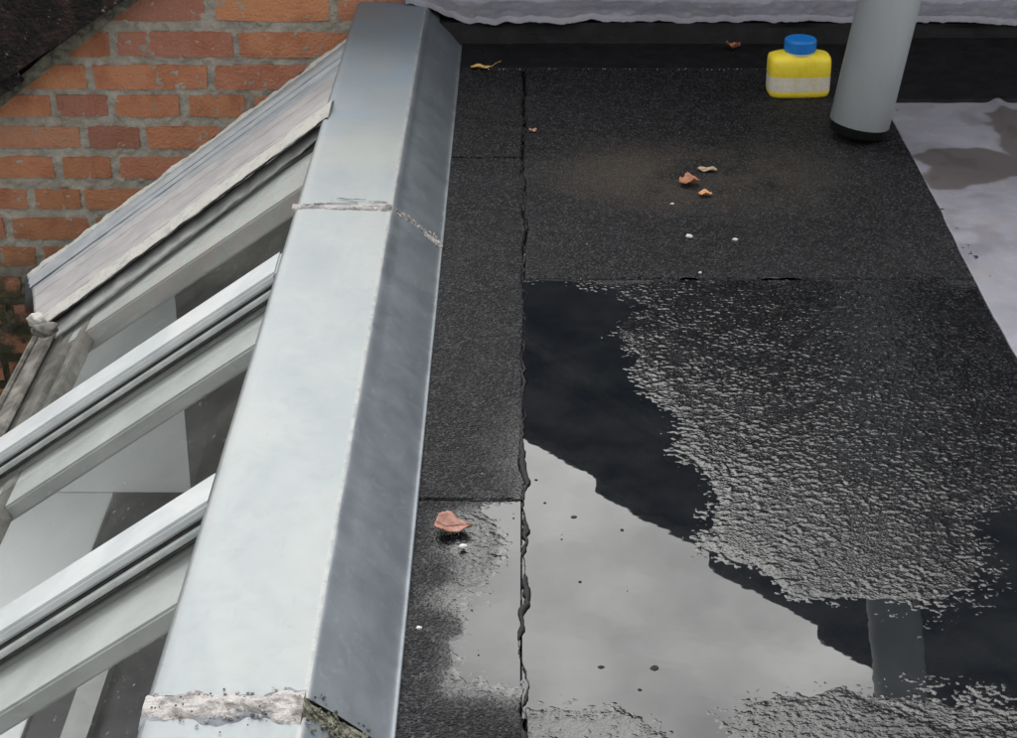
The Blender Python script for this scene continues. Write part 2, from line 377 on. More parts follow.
for k in range(9, 22): rows.append((.059-.0622*k, .059-.0622*k-.044, None))
rows.sort(key=lambda r: abs(r[0]+.2))
for zt, zb, sp in rows:
    if sp:
        ypx = 369+F*math.tan(math.atan((CAMH-(zt+zb)/2)/WY)-P)
        spans = [(on_y(a, ypx, WY)[0], on_y(b, ypx, WY)[0]) for a, b in sp]
    else:
        s = random.uniform(-1.3, -1.1); spans = [(s, s+.21)]
    a = spans[0][0]
    for c, d in spans: add_brick(c, d, zb, zt)
    lim_l, lim_r = (-1.9, 2.1)
    x = a-.014
    while x > lim_l:
        wd = random.choice((.205, .205, .1)); add_brick(x-wd, x, zb, zt); x -= wd+.014
    x = spans[-1][1]+.014
    while x < lim_r:
        wd = random.choice((.205, .205, .1)); add_brick(x, x+wd, zb, zt); x += wd+.014
if rest:
    V = []; Fc = []
    for a, b, c, d in rest:
        k = len(V); V += [(a, .03, c+3), (b, .03, c+3), (b, .03, d+3), (a, .03, d+3), (a+.002, -.008, c+3.002), (b-.002, -.008, c+3.002), (b-.002, -.008, d+2.998), (a+.002, -.008, d+2.998)]
        Fc += [(k+4, k+5, k+6, k+7), (k, k+1, k+5, k+4), (k+1, k+2, k+6, k+5), (k+2, k+3, k+7, k+6), (k+3, k, k+4, k+7)]
    link('brick_courses', mesh('brick_courses', V, Fc), BRICK, wall)['kind'] = 'stuff'

# unseen black sheet added on the wall to keep roof and puddle reflections dark
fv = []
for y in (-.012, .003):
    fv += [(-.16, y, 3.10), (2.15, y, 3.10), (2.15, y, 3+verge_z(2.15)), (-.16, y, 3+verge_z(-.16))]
link('dark_reflection_sheet', mesh('dark_reflection_sheet', fv, [(0, 1, 2, 3), (7, 6, 5, 4), (3, 2, 6, 7), (0, 3, 7, 4), (1, 5, 6, 2), (0, 4, 5, 1)]), SMOOTHFELT, wall)

# roof of that house: verge board, overlapping verge tiles with deep side flanges, roof plane
roof = empty('tiled_verge', (-.976, 3.50, -.128), label='dark wet roof tiles along the sloping verge above the brick gable', cat='roof')
ang = math.atan(VS)
def vloc(s, n, y):                           # s along the slope, n up across it, local to the roof empty
    return (s*math.cos(ang)-n*math.sin(ang), y, s*math.sin(ang)+n*math.cos(ang))
def vprism(name, s0, s1, prof, mat, taper=0, segs=1, wob=0):
    def pf(i):
        s = s0+(s1-s0)*i/segs; t = taper*i/segs
        return [vloc(s, n_+t+random.uniform(-wob, wob), y_) for y_, n_ in prof]
    return link(name, sweep(name, pf, segs+1), mat, roof)
vprism('verge_mortar', -1.2, 4.2, [(-.004, -.003), (-.002, .020), (.066, .020), (.064, -.003)], VERGEB, 0, 200, .0014)
for k in range(-3, 13):
    s0 = k*.30+.045
    pr = [(-.035, .012), (-.037, .125), (-.025, .152), (.0, .165), (.05, .160), (.10, .135), (.20, .125), (.20, .110), (.05, .120), (-.005, .110), (-.012, .012)]
    def pf(i, s0=s0, pr=pr):
        s = s0+.33*[0, .03, .5, .97, 1][i]; t = [.022, .024, .012, .0, -.002][i]
        return [vloc(s, n_+t+(0.0 if i else -.001), y_-(t*.7 if y_ < .06 else 0)) for y_, n_ in pr]
    link('verge_tile', sweep('verge_tile', pf, 5), TILE, roof)
    for c in range(1, 6):
        pr2 = [(.2*c-.005, .135), (.2*c+.05, .160), (.2*c+.10, .135), (.2*c+.20, .120), (.2*c+.20, .100), (.2*c+.10, .115), (.2*c+.0, .110)]
        def pf2(i, s0=s0, pr2=pr2):
            s = s0+.33*i; t = .022*(1-i); return [vloc(s, n_+t, y_) for y_, n_ in pr2]
        link('roof_tile', sweep('roof_tile', pf2, 2), TILE, roof)
vprism('roof_underlay', -1.2, 4.2, [(.07, .022), (.07, .095), (1.35, .095), (1.35, .022)], VERGEB)

nh = empty('reflection_house', (-9, 8, -3), label='unseen dark house added on the left to darken the pane reflections', cat='house')  # added out of view, keeps bright sky out of the pane reflections
link('wall', box_mesh('wall', -4, 4, -7.5, 9, 0, 6.2), simple('brown_house_wall', (.035, .030, .028), (.06, .05, .046), 3, .9), nh)
link('roof', mesh('roof', [(-4.3, -7.8, 6.15), (4.3, -7.8, 6.15), (4.3, 9.3, 6.15), (-4.3, 9.3, 6.15), (0, -7.8, 9.4), (0, 9.3, 9.4)], [(0, 3, 5, 4), (1, 4, 5, 2), (0, 4, 1), (2, 5, 3), (0, 1, 2, 3)]), TILE, nh)
for yy in (-5, -1.5, 2, 5.5):
    for zz in (1, 3.8):
        wf = link('window', box_mesh('window', 4.002, 4.05, yy, yy+1.2, zz, zz+1.4, .01), PAINT, nh)
        link('pane', box_mesh('pane', 4.052, 4.058, yy+.1, yy+1.1, zz+.1, zz+1.3), RUBBER, wf)

# ---------------------------------------------------------------- flat roof: felt sheets with real relief, water level at z = 0
deck = box_mesh('roof_deck', -.115, 1.25, .55, 3.56, -.16, -.012)
deck_o = tag(link('flat_roof', deck, TAR), kind='structure')
PXW = 1.0/ (F*.55)
main_pud = [(500, 283), (560, 284), (613, 286), (642, 307), (622, 335), (640, 364), (660, 392), (677, 424), (674, 449), (698, 474), (709, 488), (717, 514), (709, 545), (753, 569), (799, 597), (872, 606), (930, 600), (962, 560), (950, 515), (1017, 493), (1070, 488), (1090, 720), (960, 722), (895, 708), (840, 686), (794, 692), (750, 694), (722, 715), (712, 750), (690, 748), (660, 728), (624, 713), (592, 707), (500, 698)]
left_pud = [(540, 498), (512, 500), (497, 508), (503, 540), (490, 580), (474, 602), (462, 640), (468, 668), (500, 680), (540, 692)]
G = lambda poly: [on_z(x, y)[:2] for x, y in poly]
MP, LP = G(main_pud), G(left_pud)
bead_main = G([(480, 258), (1250, 258), (1400, 1100), (440, 1100)])
bead_left = G([(500, 400), (560, 360), (560, 720), (440, 690), (425, 600), (440, 520), (480, 490)])
bead_core = G([(640, 330), (760, 320), (900, 360), (990, 440), (900, 500), (960, 520), (1040, 560), (1040, 740), (520, 740), (520, 690), (720, 700), (900, 620), (700, 560), (640, 400)])
def fields(X, Y):
    warp = .010*fbm(X, Y, .05, 71, 3)
    d1 = poly_sdf(X, Y, MP)+warp*.8; d2 = poly_sdf(X, Y, LP)+warp
    bm_ = sstep(-.02, .14, poly_sdf(X, Y, bead_main)+warp*3); bl = sstep(-.06, .10, poly_sdf(X, Y, bead_left)+warp*2)
    far = np.clip(np.hypot((X-.13)*1.2, (Y-1.75)*.55)/.50, 0, 1)          # beads get finer and drier away from the pool
    patch = .5+.5*fbm(X, Y, .16, 77, 3)
    left = (X < .004)
    d = np.where(left, d2, d1)
    bead = np.where(left, bl*.62*(1-.55*sstep(1.74, 2.05, Y)), np.clip(bm_*(Y < YB+.003)*(1.0-.45*far)*(.75+.4*patch), 0, 1))
    n1 = vnoise(X+.003*vnoise(X, Y, .008, 9), Y, .0054, 21); n1f = vnoise(X+.002*vnoise(X, Y, .006, 10), Y, .0038, 25); n2 = vnoise(X, Y, .0029, 22); n3 = fbm(X, Y, .020, 23, 2)
    mixf = sstep(.15, .8, far); n1 = n1*(1-mixf)+n1f*.8*mixf
    raw = .66*n1+.26*n2+.16*n3; wz = sstep(0, .35, bead)*np.where(left, .35, 1)
    dome = np.maximum(raw-.03+.10*fbm(X, Y, .05, 27, 2), 0)**.75*1.15-.25     # drops standing on a flat wet film
    blob = raw*(1-wz)+dome*wz
    bl_amp = .0003+.0009*sstep(0, .4, bead)*(1-.35*far)*np.where(left, .6, 1)
    prof = np.where(d > 0, -.0001-.0010*sstep(0, .035, d)-.003*sstep(.035, .10, d), .0008*sstep(0, .02, -d)+.0022*sstep(0, .35, -d))
    shallow = sstep(.26, .38, X)*sstep(2.0, 1.6, Y)            # right hand puddle: blobs nearly break the surface
    prof = np.where(d > 0, prof*(1-.72*shallow)*np.where(left, 1.3, 1), prof)
    h = prof+blob*bl_amp*np.where(d > .05, .8, 1)
    wz_ = sstep(0, .35, bead)*np.where(left, .5, 1)
    h += .0006*fbm(X, Y, .12, 31, 2)+.00045*vnoise(X, Y, .0042, 35)*(1-.92*wz_)
    wet = np.clip(bead*1.0, 0, 1); wet = np.maximum(wet, sstep(-.02, 0, d))
    sub = sstep(.0002, -.0006, h)*(d > -.03)
    dust = sstep(.22, .03, np.hypot((X-.25)*.7, Y-2.78)) * .6
    return h, wet, sub, dust
SEAM = .004
YA, YB, YC, YD = 1.806, 2.392, 2.856, 3.304
def seam_x(Y): return SEAM+.0035*fbm(Y, Y*0+3, .05, 41, 4)
def felt(x0, x1, y0, y1, step, lift, label=None, edge=None, thick=.004):
    xs = np.arange(x0, x1+step/2, step); ys = np.arange(y0, y1+step/2, step); xs = np.linspace(x0, x1, len(xs)); ys = np.linspace(y0, y1, len(ys))
    X, Y = np.meshgrid(xs, ys)
    if edge == 'L':   X = x0+(X-x0)*(seam_x(Y)-x0)/(x1-x0)        # right border follows the seam
    elif edge == 'R': X = x1-(x1-X)*(x1-seam_x(Y))/(x1-x0)
    # wobble of the cross seams
    t = (Y-y0)/(y1-y0); Y = Y+(1-t)*.003*fbm(X, X*0+7+y0, .06, 51, 3)
    h, wet, sub, dust = fields(X, Y)
    e = np.minimum.reduce([np.minimum(X-X[:, :1], X[:, -1:]-X), np.minimum(Y-y0, y1-Y)])
    h = h+lift-.012*(1-sstep(0, .0025, e))                       # turned down edges: a real joint all round
    o = link('felt_sheet', grid_mesh('felt_sheet', X, Y, h, attrs={'wet': wet, 'sub': sub, 'dust': dust}), FELT, deck_o)
    return o
felt(SEAM, .63, 1.34, YB+.002, .0014, 0, edge='R')
felt(SEAM, .63, .6, 1.341, .005, 0, edge='R')
felt(SEAM, .63, YB-.001, YD+.002, .003, .0018, edge='R')
felt(-.112, SEAM, 1.34, YA, .0014, 0, edge='L')
felt(-.112, SEAM, 1.18, 1.341, .003, 0, edge='L')
felt(-.112, SEAM, YA, YC, .0018, .0008, edge='L')
felt(-.112, SEAM, YC, YD, .004, .0014, edge='L')
bs = felt(-.112, 1.2, YD, 3.475, .005, .0030); bs.data.materials.clear(); bs.data.materials.append(SMOOTHFELT)
felt(-.112, SEAM, .6, 1.178, .006, .001)

def puddle(x0, x1, y0, y1, sdf_poly, name, label):
    X, Y = np.meshgrid(np.arange(x0, x1, .01), np.arange(y0, y1, .01))
    d = poly_sdf(X, Y, sdf_poly); mk = (d[:-1, :-1] > -.035)
    o = link(name, grid_mesh(name, X, Y, X*0+.0, mk), WATER)
    return tag(o, kind='structure')
puddle(.002, .62, 1.2, 2.44, MP, 'puddle', '')
puddle(-.10, .0021, 1.2, 1.9, LP, 'puddle', '')

# bitumen that squeezed out along the long seam: an uneven shiny ridge
def bead_line(name, pts_fn, n, r0, mat, parent, seed=1, squash=.5):
    rr = np.random.default_rng(seed)
    t = np.linspace(0, 1, n); rad = r0*np.clip(.55+.95*fbm(t*n*.04, t*0, .7, seed, 4), .10, 2.2)
    off = r0*.8*fbm(t*n*.04, t*0+9, .5, seed+9, 4)
    def pf(i):
        c, side = pts_fn(t[i]); c = Vector(c)+Vector(side)*off[i]
        return [tuple(c+Vector(side)*math.cos(a)*rad[i]+Vector((0, 0, 1))*(math.sin(a)*rad[i]*squash)) for a in np.linspace(0, 2*math.pi, 8, endpoint=False)]
    return link(name, sweep(name, pf, n, smooth=True), mat, parent)
bead_line('bitumen_seam', lambda t: ((float(seam_x(np.array(1.18+1.87*t))), 1.18+1.87*t, .0012), (1, 0, 0)), 900, .0033, TAR, deck_o, 4, .6)
bead_line('bitumen_seam', lambda t: ((-.06+.66*t, YD, .001), (0, 1, 0)), 260, .0034, TAR, deck_o, 5, .6).scale = (1, 1, 1)
bead_line('bitumen_seam', lambda t: ((.01+.6*t, YB+.0, -.0005), (0, 1, 0)), 260, .0022, TAR, deck_o, 6, .6)
bead_line('bitumen_seam', lambda t: ((-.108+.11*t, YA, .0005), (0, 1, 0)), 60, .0015, TAR, deck_o, 7, .5)
bead_line('bitumen_seam', lambda t: ((.006+.016*t, 3.045+.002*t, .002), (0, 1, 0)), 20, .004, TAR, deck_o, 8, .6)

# back upstand in smooth felt with a rounded foot; a smooth dark strip in front on the right
def pf(i):
    x = -.172+1.352*i/120; wv = .003*math.sin(x*17)+.002*math.sin(x*41)
    return [(x, 3.452, .001), (x, 3.458+wv*.3, .0095), (x, 3.468+wv, .02), (x, 3.474+wv, .030), (x, 3.478, .038), (x, 3.55, .040), (x, 3.55, .001)]
link('felt_upstand', sweep('felt_upstand', pf, 121, smooth=False), SMOOTHFELT, deck_o)
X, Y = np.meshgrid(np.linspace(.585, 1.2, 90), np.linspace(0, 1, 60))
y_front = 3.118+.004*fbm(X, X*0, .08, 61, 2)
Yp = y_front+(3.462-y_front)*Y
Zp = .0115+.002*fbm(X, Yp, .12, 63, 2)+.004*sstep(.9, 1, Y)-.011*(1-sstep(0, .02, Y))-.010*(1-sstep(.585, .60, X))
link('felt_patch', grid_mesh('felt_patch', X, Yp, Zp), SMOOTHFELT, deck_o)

# ---------------------------------------------------------------- lead sheets
def lead_sheet(name, X, Y, Z, stain=None, th=.003):
    me = grid_mesh(name, X, Y, Z, attrs={'stain': stain if stain is not None else X*0})
    o = link(name, me, LEAD)
    md = o.modifiers.new('thickness', 'SOLIDIFY'); md.thickness = th; md.offset = -1
    return o
# right hand sheet lying on the roof, dark wet stain in its hollow
X, Y = np.meshgrid(np.linspace(.602, 1.24, 220), np.linspace(.9, 3.125, 560))
edge_w = .602+.002*fbm(Y, Y*0, .1, 81, 2); X = 1.24-(1.24-X)*(1.24-edge_w)/(1.24-.602)
Z = .0060+.0008*fbm(X, Y, .16, 83, 2)+.0003*fbm(X, Y, .02, 84, 2)
corner = np.exp(-(((X-.79)/.012)**2))*sstep(2.85, 3.12, Y)*.008
Z = Z+corner
# pixel-traced stain outlines on the sheet
st1 = poly_sdf(X, Y, G([(918, 160), (935, 152), (955, 150), (975, 152), (1010, 160), (1040, 168), (1030, 180), (1000, 188), (960, 193), (935, 192), (922, 180), (930, 170)]))
st2 = poly_sdf(X, Y, G([(985, 115), (1000, 113), (1030, 112), (1040, 170), (1015, 160), (1000, 150), (995, 130)]))
wv = .012*fbm(X, Y, .05, 87, 4)
stain = np.clip(.78*np.maximum(sstep(-.004, .006, st1+wv), sstep(-.004, .006, st2+wv))+.25*sstep(.3, .9, fbm(X, Y, .07, 89, 4)), 0, .9)
ls = lead_sheet('lead_sheet', X, Y, Z, stain)
tag(ls, 'mottled lead sheet with a dark wet stain at the right edge of the black felt', 'lead sheet')
# the roof's edge beyond that sheet
tag(link('parapet', box_mesh('parapet', 1.243, 1.40, .5, 3.55, -3, .12, .004), MORTAR), 'low mortar parapet beyond the lead sheet', 'parapet')
# back flashing: capping over the upstand, dressed up the wall, wavy front edge
xs = np.linspace(-.215, 1.24, 420); prof = [(0, -.010), (0.002, -.004), (.004, .0), (.02, .004), (.045, .006), (.062, .010), (.070, .022), (.073, .05), (.074, .10), (.074, .16)]
us = np.interp(np.linspace(0, 9, 46), range(10), [p[0] for p in prof]); zs = np.interp(np.linspace(0, 9, 46), range(10), [p[1] for p in prof])
X, U = np.meshgrid(xs, us); _, Zb = np.meshgrid(xs, zs)
ef = np.interp(xs, [-.215, -.175, -.15, -.12, -.08, -.03, .02, .08, .13, .2, .3, .45, .6, .8, 1.24], [.040, .030, .018, .004, -.004, -.008, -.010, -.006, .002, .004, .003, .0, .003, -.002, 0])
lift = np.interp(xs, [-.215, -.17, -.14, -.11, 1.24], [.021, .019, .009, 0, 0])
Y = 3.474+ef[None, :]*(1-U/.074)+U*(.082/.074)
crk = fbm(X, U, .045, 91, 4)
Y = Y+.0015*crk*(U > .06)
Z = .050+Zb+lift[None, :]+.0028*crk+.0026*fbm(X, U*1.5, .022, 95, 4)
tag(lead_sheet('lead_flashing', X, np.minimum(Y, 3.552), Z, .12*sstep(.2, .9, fbm(X, U, .05, 97, 3))), 'crinkled silver lead flashing running along the foot of the wall at the back', 'flashing')

# ---------------------------------------------------------------- zinc coping
coping = empty('zinc_coping', (-.2, 1.2, 0), label='folded zinc coping between the glass roof and the black felt roof, with two crusty joints', cat='coping')
CX, CY = -.2, 1.2
def coping_sheet(ya, yb, lift, far_tint_fn):
    n = 60; ys = np.linspace(ya, yb, n)
    pr = [(-.322, -.012), (-.3205, .022), (-.318, .050), (-.3145, .0575), (-.311, .060), (-.28, .0598), (-.25, .0592), (-.21, .0598), (-.190, .0602), (-.183, .0606), (-.179, .0592), (-.174, .0555), (-.155, .042), (-.135, .0255), (-.118, .0095), (-.112, .004), (-.1085, .0035), (-.108, -.002)]
    us = np.linspace(0, len(pr)-1, (len(pr)-1)*3+1)
    px = np.interp(us, range(len(pr)), [p[0] for p in pr]); pz = np.interp(us, range(len(pr)), [p[1] for p in pr])
    X, Y = np.meshgrid(px, ys); Z, _ = np.meshgrid(pz, ys)
    taper = (Y-1.3)/2.2
    X = X+np.where(X < -.3, .012, np.where(X < -.17, .006, 0))*np.clip(taper, -.3, 1.2)*np.interp(X, [-.32, -.18, -.108], [1, 1, 0])
    Z = Z+lift+.0012*fbm(X, Y, .15, 201, 2)+.0004*fbm(X, Y, .03, 203, 2)
    top = px < -.181
    k = int(np.argmax(px > -.181))
    edge = np.exp(-((px+.1815)/.0022)**2)+.3*np.exp(-((px+.312)/.002)**2); E = np.tile(edge, (n, 1))
    far_tint = far_tint_fn(X, Y)
    a = grid_mesh('top_sheet', X[:, :k+1]-CX, Y[:, :k+1]-CY, Z[:, :k+1], attrs={'edge': E[:, :k+1], 'far_tint': far_tint[:, :k+1]})
    o = link('zinc_sheet', a, ZINC, coping)
    E2 = np.tile(.6*np.exp(-((px+.1805)/.0025)**2)+.35*np.exp(-((px+.112)/.003)**2), (n, 1))
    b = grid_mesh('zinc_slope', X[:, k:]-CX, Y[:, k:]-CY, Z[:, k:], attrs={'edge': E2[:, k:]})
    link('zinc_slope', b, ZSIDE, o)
FAR_TINT = lambda X, Y: np.clip(.85*sstep(2.75, 3.3, Y)+.35*sstep(.3, .9, fbm(X, Y, .09, 207, 3))*sstep(2.5, 2.9, Y), 0, .9)
coping_sheet(.62, 1.352, 0, FAR_TINT); coping_sheet(1.366, 2.502, .0012, FAR_TINT); coping_sheet(2.498, 3.535, .0002, FAR_TINT)
link('coping_core', sweep('coping_core', lambda i: [(-.312-CX+.008*i, .62+2.9*i-CY, .05), (-.19-CX, .62+2.9*i-CY, .05), (-.125-CX, .62+2.9*i-CY, .004), (-.125-CX, .62+2.9*i-CY, -.15), (-.30-CX, .62+2.9*i-CY, -.15)], 2), MORTAR, coping)
# joints
def joint(yc, half, amp, seed, skew=0):
    nx = 200; pr = [(-.3165, .0605), (-.182, .0612), (-.1085, .004)]
    u = np.linspace(0, 1, nx); xs_ = np.interp(u, [0, .62, 1], [p[0] for p in pr]); z0 = np.interp(u, [0, .62, 1], [p[1] for p in pr])
    v = np.linspace(-1, 1, 44); U, Vv = np.meshgrid(u, v)
    X = np.tile(xs_, (44, 1))+.006*(U < .63)*np.clip((yc-1.3)/2.2, 0, 1); Zb = np.tile(z0, (44, 1))
    lo = half*np.clip(1+.6*fbm(xs_, xs_*0, .03, seed, 3), .15, 2); hi = half*np.clip(1+.6*fbm(xs_, xs_*0+5, .03, seed+3, 3), .15, 2)
    side = np.where(u > .62, .55, 1.0)
    Y = yc+skew*(u-.5)[None, :]+np.where(Vv < 0, Vv*lo[None, :], Vv*hi[None, :])*side[None, :]
    env = np.clip(1-np.abs(Vv)**3, 0, 1)
    Z = Zb+.0012+amp*env*(.4+.9*np.abs(fbm(X, Y, .012, seed+5, 4)))-.004*(1-env)
    return X, Y, Z
X, Y, Z = joint(2.497, .011, .0022, 301)
k = 124
link('sealant_joint', grid_mesh('sealant_joint', X-CX, Y-CY, Z), CRUST, coping)
X, Y, Z = joint(1.354, .027, .0003, 321)
link('dirty_smear', grid_mesh('dirty_smear', X[:, :124]-CX, Y[:, :124]-CY, Z[:, :124]-.0006), simple('blue_grey_smear', (.10, .11, .13), (.20, .22, .24), 50, .7, .1, .3, .2), coping)
X, Y, Z = joint(1.352, .019, .0017, 311)
link('sealant_joint', grid_mesh('sealant_joint', X[:, :k]-CX, Y[:, :k]-CY, Z[:, :k]), CRUST, coping)
link('lichen_crust', grid_mesh('lichen_crust', X[:, k-1:]-CX, Y[:, k-1:]-CY, Z[:, k-1:]), MOSS, coping)
# flakes and crumbs of the joints
def crumbs(name, n, fx, fy, fz, s, mat, parent, off=(0, 0, 0)):
    V = []; Fc = []
    for i in range(n):
        x, y = fx(), fy(); z = fz(x); r = s*random.uniform(.4, 1.4); k0 = len(V)
        for q in range(5): a = q*1.257+random.random(); V.append((x-off[0]+math.cos(a)*r*random.uniform(.6, 1.3), y-off[1]+math.sin(a)*r*random.uniform(.6, 1.2), z-.0005-off[2]))
        for q in range(5): a = q*1.257+random.random()*.5; V.append((x-off[0]+math.cos(a)*r*.6, y-off[1]+math.sin(a)*r*.6, z+r*random.uniform(.4, .9)-off[2]))
        Fc += [(k0+5, k0+6, k0+7, k0+8, k0+9)]+[(k0+q, k0+(q+1) % 5, k0+5+(q+1) % 5, k0+5+q) for q in range(5)]
    o = link(name, mesh(name, V, Fc), mat, parent); o['kind'] = 'stuff'; return o
zc = lambda x: .0615 if x < -.178 else .0615-(x+.178)*.82
crumbs('sealant_crumbs', 150, lambda: random.uniform(-.31, -.185), lambda: random.gauss(1.352, .011), zc, .0016, CRUST, coping, (CX, CY, 0))
crumbs('sealant_flakes', 120, lambda: random.uniform(-.172, -.112), lambda: random.gauss(2.499, .006), zc, .0022, CRUST, coping, (CX, CY, 0))
crumbs('lichen_tufts', 160, lambda: random.uniform(-.178, -.125), lambda: random.gauss(1.345, .013), zc, .0018, MOSS, coping, (CX, CY, 0))
crumbs('crust_pits', 24, lambda: random.uniform(-.31, -.18), lambda: random.gauss(1.352, .014), lambda x: .0632, .0010, RUBBER, coping, (CX, CY, 0))
# cracks of the far joint
for xa, ya, xb, yb in ((-.285, 2.512, -.262, 2.513), (-.262, 2.513, -.225, 2.516), (-.262, 2.512, -.261, 2.532), (-.255, 2.532, -.215, 2.527), (-.30, 2.508, -.27, 2.508), (-.21, 2.52, -.185, 2.519)):
    link('crack', sweep('crack', lambda i: [(xa+(xb-xa)*i/6-CX, ya+(yb-ya)*i/6+random.uniform(-.001, .001)+dy-CY, .0612+dz) for dy, dz in ((-.0006, 0), (0, .0006), (.0006, 0))], 7), TILE, coping)

# ---------------------------------------------------------------- glass roof
TH = R(34.8); ct, st_ = math.cos(TH), math.sin(TH)
GX, GZ = -.33, .018
glass = empty('glass_roof', (GX, 1.2, GZ), label='sloping conservatory glass roof with white glazing bars left of the zinc coping', cat='glass roof')
GY = 1.2
def gp(s, y, h=0):                            # s metres down the slope, h above the glass, local
    return (-s*ct-h*st_, y-GY, -s*st_+h*ct)
SL = .50
def gbox(name, s0, s1, y0, y1, h0, h1, mat, parent, bevel=.0):
    vs = [gp(s-(h*st_/ct if s < .0 else 0), y, h) for s in (s0, s1) for y in (y0, y1) for h in (h0, h1)]
    fs = [(0, 1, 3, 2), (4, 6, 7, 5), (0, 4, 5, 1), (2, 3, 7, 6), (0, 2, 6, 4), (1, 5, 7, 3)]
    me_ = mesh(name, vs, fs)
    bm = bmesh.new(); bm.from_mesh(me_)
    if bevel: bmesh.ops.bevel(bm, geom=bm.edges[:], offset=bevel, segments=2, affect='EDGES')
    bmesh.ops.recalc_face_normals(bm, faces=bm.faces[:]); bm.to_mesh(me_); bm.free()
    return link(name, me_, mat, parent)
bars = [(.545, .625), (1.115, 1.195), (1.685, 1.762), (2.265, 2.350)]
for y0, y1 in bars:
    b = gbox('glazing_bar', -.0235, SL+.02, y0+.014, y1, .0105, .024, ALU, glass, .0035)
    gbox('gasket', -.0235, SL+.015, y0+.010, y1-.004, .0088, .0103, RUBBER, b)
    gbox('pressure_plate', -.0235, SL+.015, y0+.002, y1-.002, .0024, .0086, ALU_SIDE, b, .0008)
    gbox('gasket', -.0235, SL+.01, y0-.002, y1+.002, .0005, .0022, RUBBER, b)
    gbox('rafter', -.02, SL+.0, y0-.085, y1-.012, -.034, -.012, PAINT, b, .003)
gbox('rafter', -.02, SL, 2.71, 2.86, -.040, -.009, PAINT, glass, .003)
edges_ = [.0]+[]
pan = [(.625, 1.115), (1.195, 1.685), (1.762, 2.265), (2.350, 2.84)]
for y0, y1 in pan: gbox('pane', -.02, SL+.02, y0-.005, y1+.005, -.0055, 0, GLASS, glass)
# eaves frame
gbox('eaves_bar', SL-.022, SL+.03, .5, 2.775, .0022, .010, DIRTY, glass, .002)
gbox('eaves_rail', SL-.085, SL-.065, .5, 2.86, -.030, -.0075, DIRTY, glass, .002)
gbox('eaves_rail', SL-.05, SL+.01, .5, 2.86, -.04, -.0075, DIRTY, glass, .002)
gbox('eaves_lip', SL+.012, SL+.022, .5, 2.775, .0105, .017, DIRTY, glass, .002)

# abutment flashing between the last pane and the brick wall
ab = empty('abutment_flashing', (-.6, 3.0, -.2), label='stepped blue grey and dusty white flashing between the brick wall and the last glass pane', cat='flashing')
def off(p, z=0): return (p[0]+.6, p[1]-3.0, p[2]+.2+z)
def onG(x, y, h=0):
    h += .024
    d = ray(x, y); n = (-st_, 0, ct); o = (GX+n[0]*h, 0, GZ+n[2]*h)
    t = (n[0]*o[0]+n[2]*(o[2]-CAMH))/(n[0]*d[0]+n[2]*d[2]); return (t*d[0], t*d[1], CAMH+t*d[2])
lines = [  # (lower-left px, Y, upper-right px, Y)
 ((26, 275), 3.05, (349, 37), 3.34), ((28, 278), 3.04, (348, 41), 3.32), ((31, 287), 3.02, (345, 60), 3.22), ((32, 291), 3.0, (343, 70), 3.17),
 ((33, 298), 2.98, (341, 78), 3.12), ((34, 313), 2.90, (334, 98), 2.98)]
P0 = []
for a, ya, b, yb in lines: P0.append((Vector(off(on_y(*a, ya))), Vector(off(on_y(*b, yb)))))
P0.append((Vector(off(onG(37, 319, .002))), Vector(off(onG(331, 101, .002)))))
P0.append((Vector(off(onG(44, 325, -.004))), Vector(off(onG(327, 117, -.004)))))
P0.append((Vector(off(onG(45, 327, -.012))), Vector(off(onG(326, 119, -.012)))))
P0.append((Vector(off(onG(54, 338, -.0225))), Vector(off(onG(324, 134, -.0225)))))
def strip(name, i, j, mat, n=120, wob=.0008, dz=0, th=.003):
    A, B = P0[i], P0[j]
    t = np.linspace(0, 1, n); s = np.linspace(0, 1, 10)
    g = np.zeros((10, n, 3))
    for a, sv in enumerate(s):
        for b, tv in enumerate(t):
            p = A[0].lerp(B[0], sv).lerp(A[1].lerp(B[1], sv), tv); g[a, b] = p
    nz = wob*fbm(g[:, :, 0]*1.0, g[:, :, 1]+s[:, None]*.04, .02, 400+i, 4)*2
    edge = np.zeros((10, n)); 
    g[:, :, 2] += nz+dz
    o = link(name, grid_mesh(name, g[:, :, 0], g[:, :, 1], g[:, :, 2]), mat, ab)
    md = o.modifiers.new('thickness', 'SOLIDIFY'); md.thickness = th; md.offset = 1 if o.data.polygons[0].normal.z < 0 else -1
    return o
strip('mortar_fillet', 0, 1, ABUT_WHITE, 200, .0014)
strip('lead_strip', 1, 3, ABUT_BLUE, wob=.0003)
strip('fold', 3, 4, ABUT_PINK, wob=.0003)
strip('dusty_strip', 4, 5, ABUT_PINK, wob=.0003)
strip('dusty_strip', 5, 6, ABUT_PINK, wob=.0003)
strip('white_strip', 6, 7, ABUT_WHITE, 260, .0006)
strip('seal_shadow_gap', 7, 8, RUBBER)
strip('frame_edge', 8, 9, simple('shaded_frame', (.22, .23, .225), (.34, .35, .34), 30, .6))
# rib standing on the blue strip
for f_ in (.35, .62):
    A = P0[1][0].lerp(P0[3][0], f_), P0[1][1].lerp(P0[3][1], f_)
    link('rib', sweep('rib', lambda i: [tuple(A[0].lerp(A[1], i/30)+Vector((0, dy, dz))) for dy, dz in ((-.009, .0), (0, .006), (.009, .0))], 31), ABUT_BLUE, ab)
# skirt back to the wall
bk = [tuple(P0[0][0]), tuple(P0[0][1]), (-.338+.6, .557, -.09+.2), (-.992+.6, .557, -.58+.2)]
link('back_skirt', mesh('back_skirt', bk, [(0, 1, 2, 3)]), ABUT_BLUE, ab)
ee = [P0[i][0] for i in range(10)]
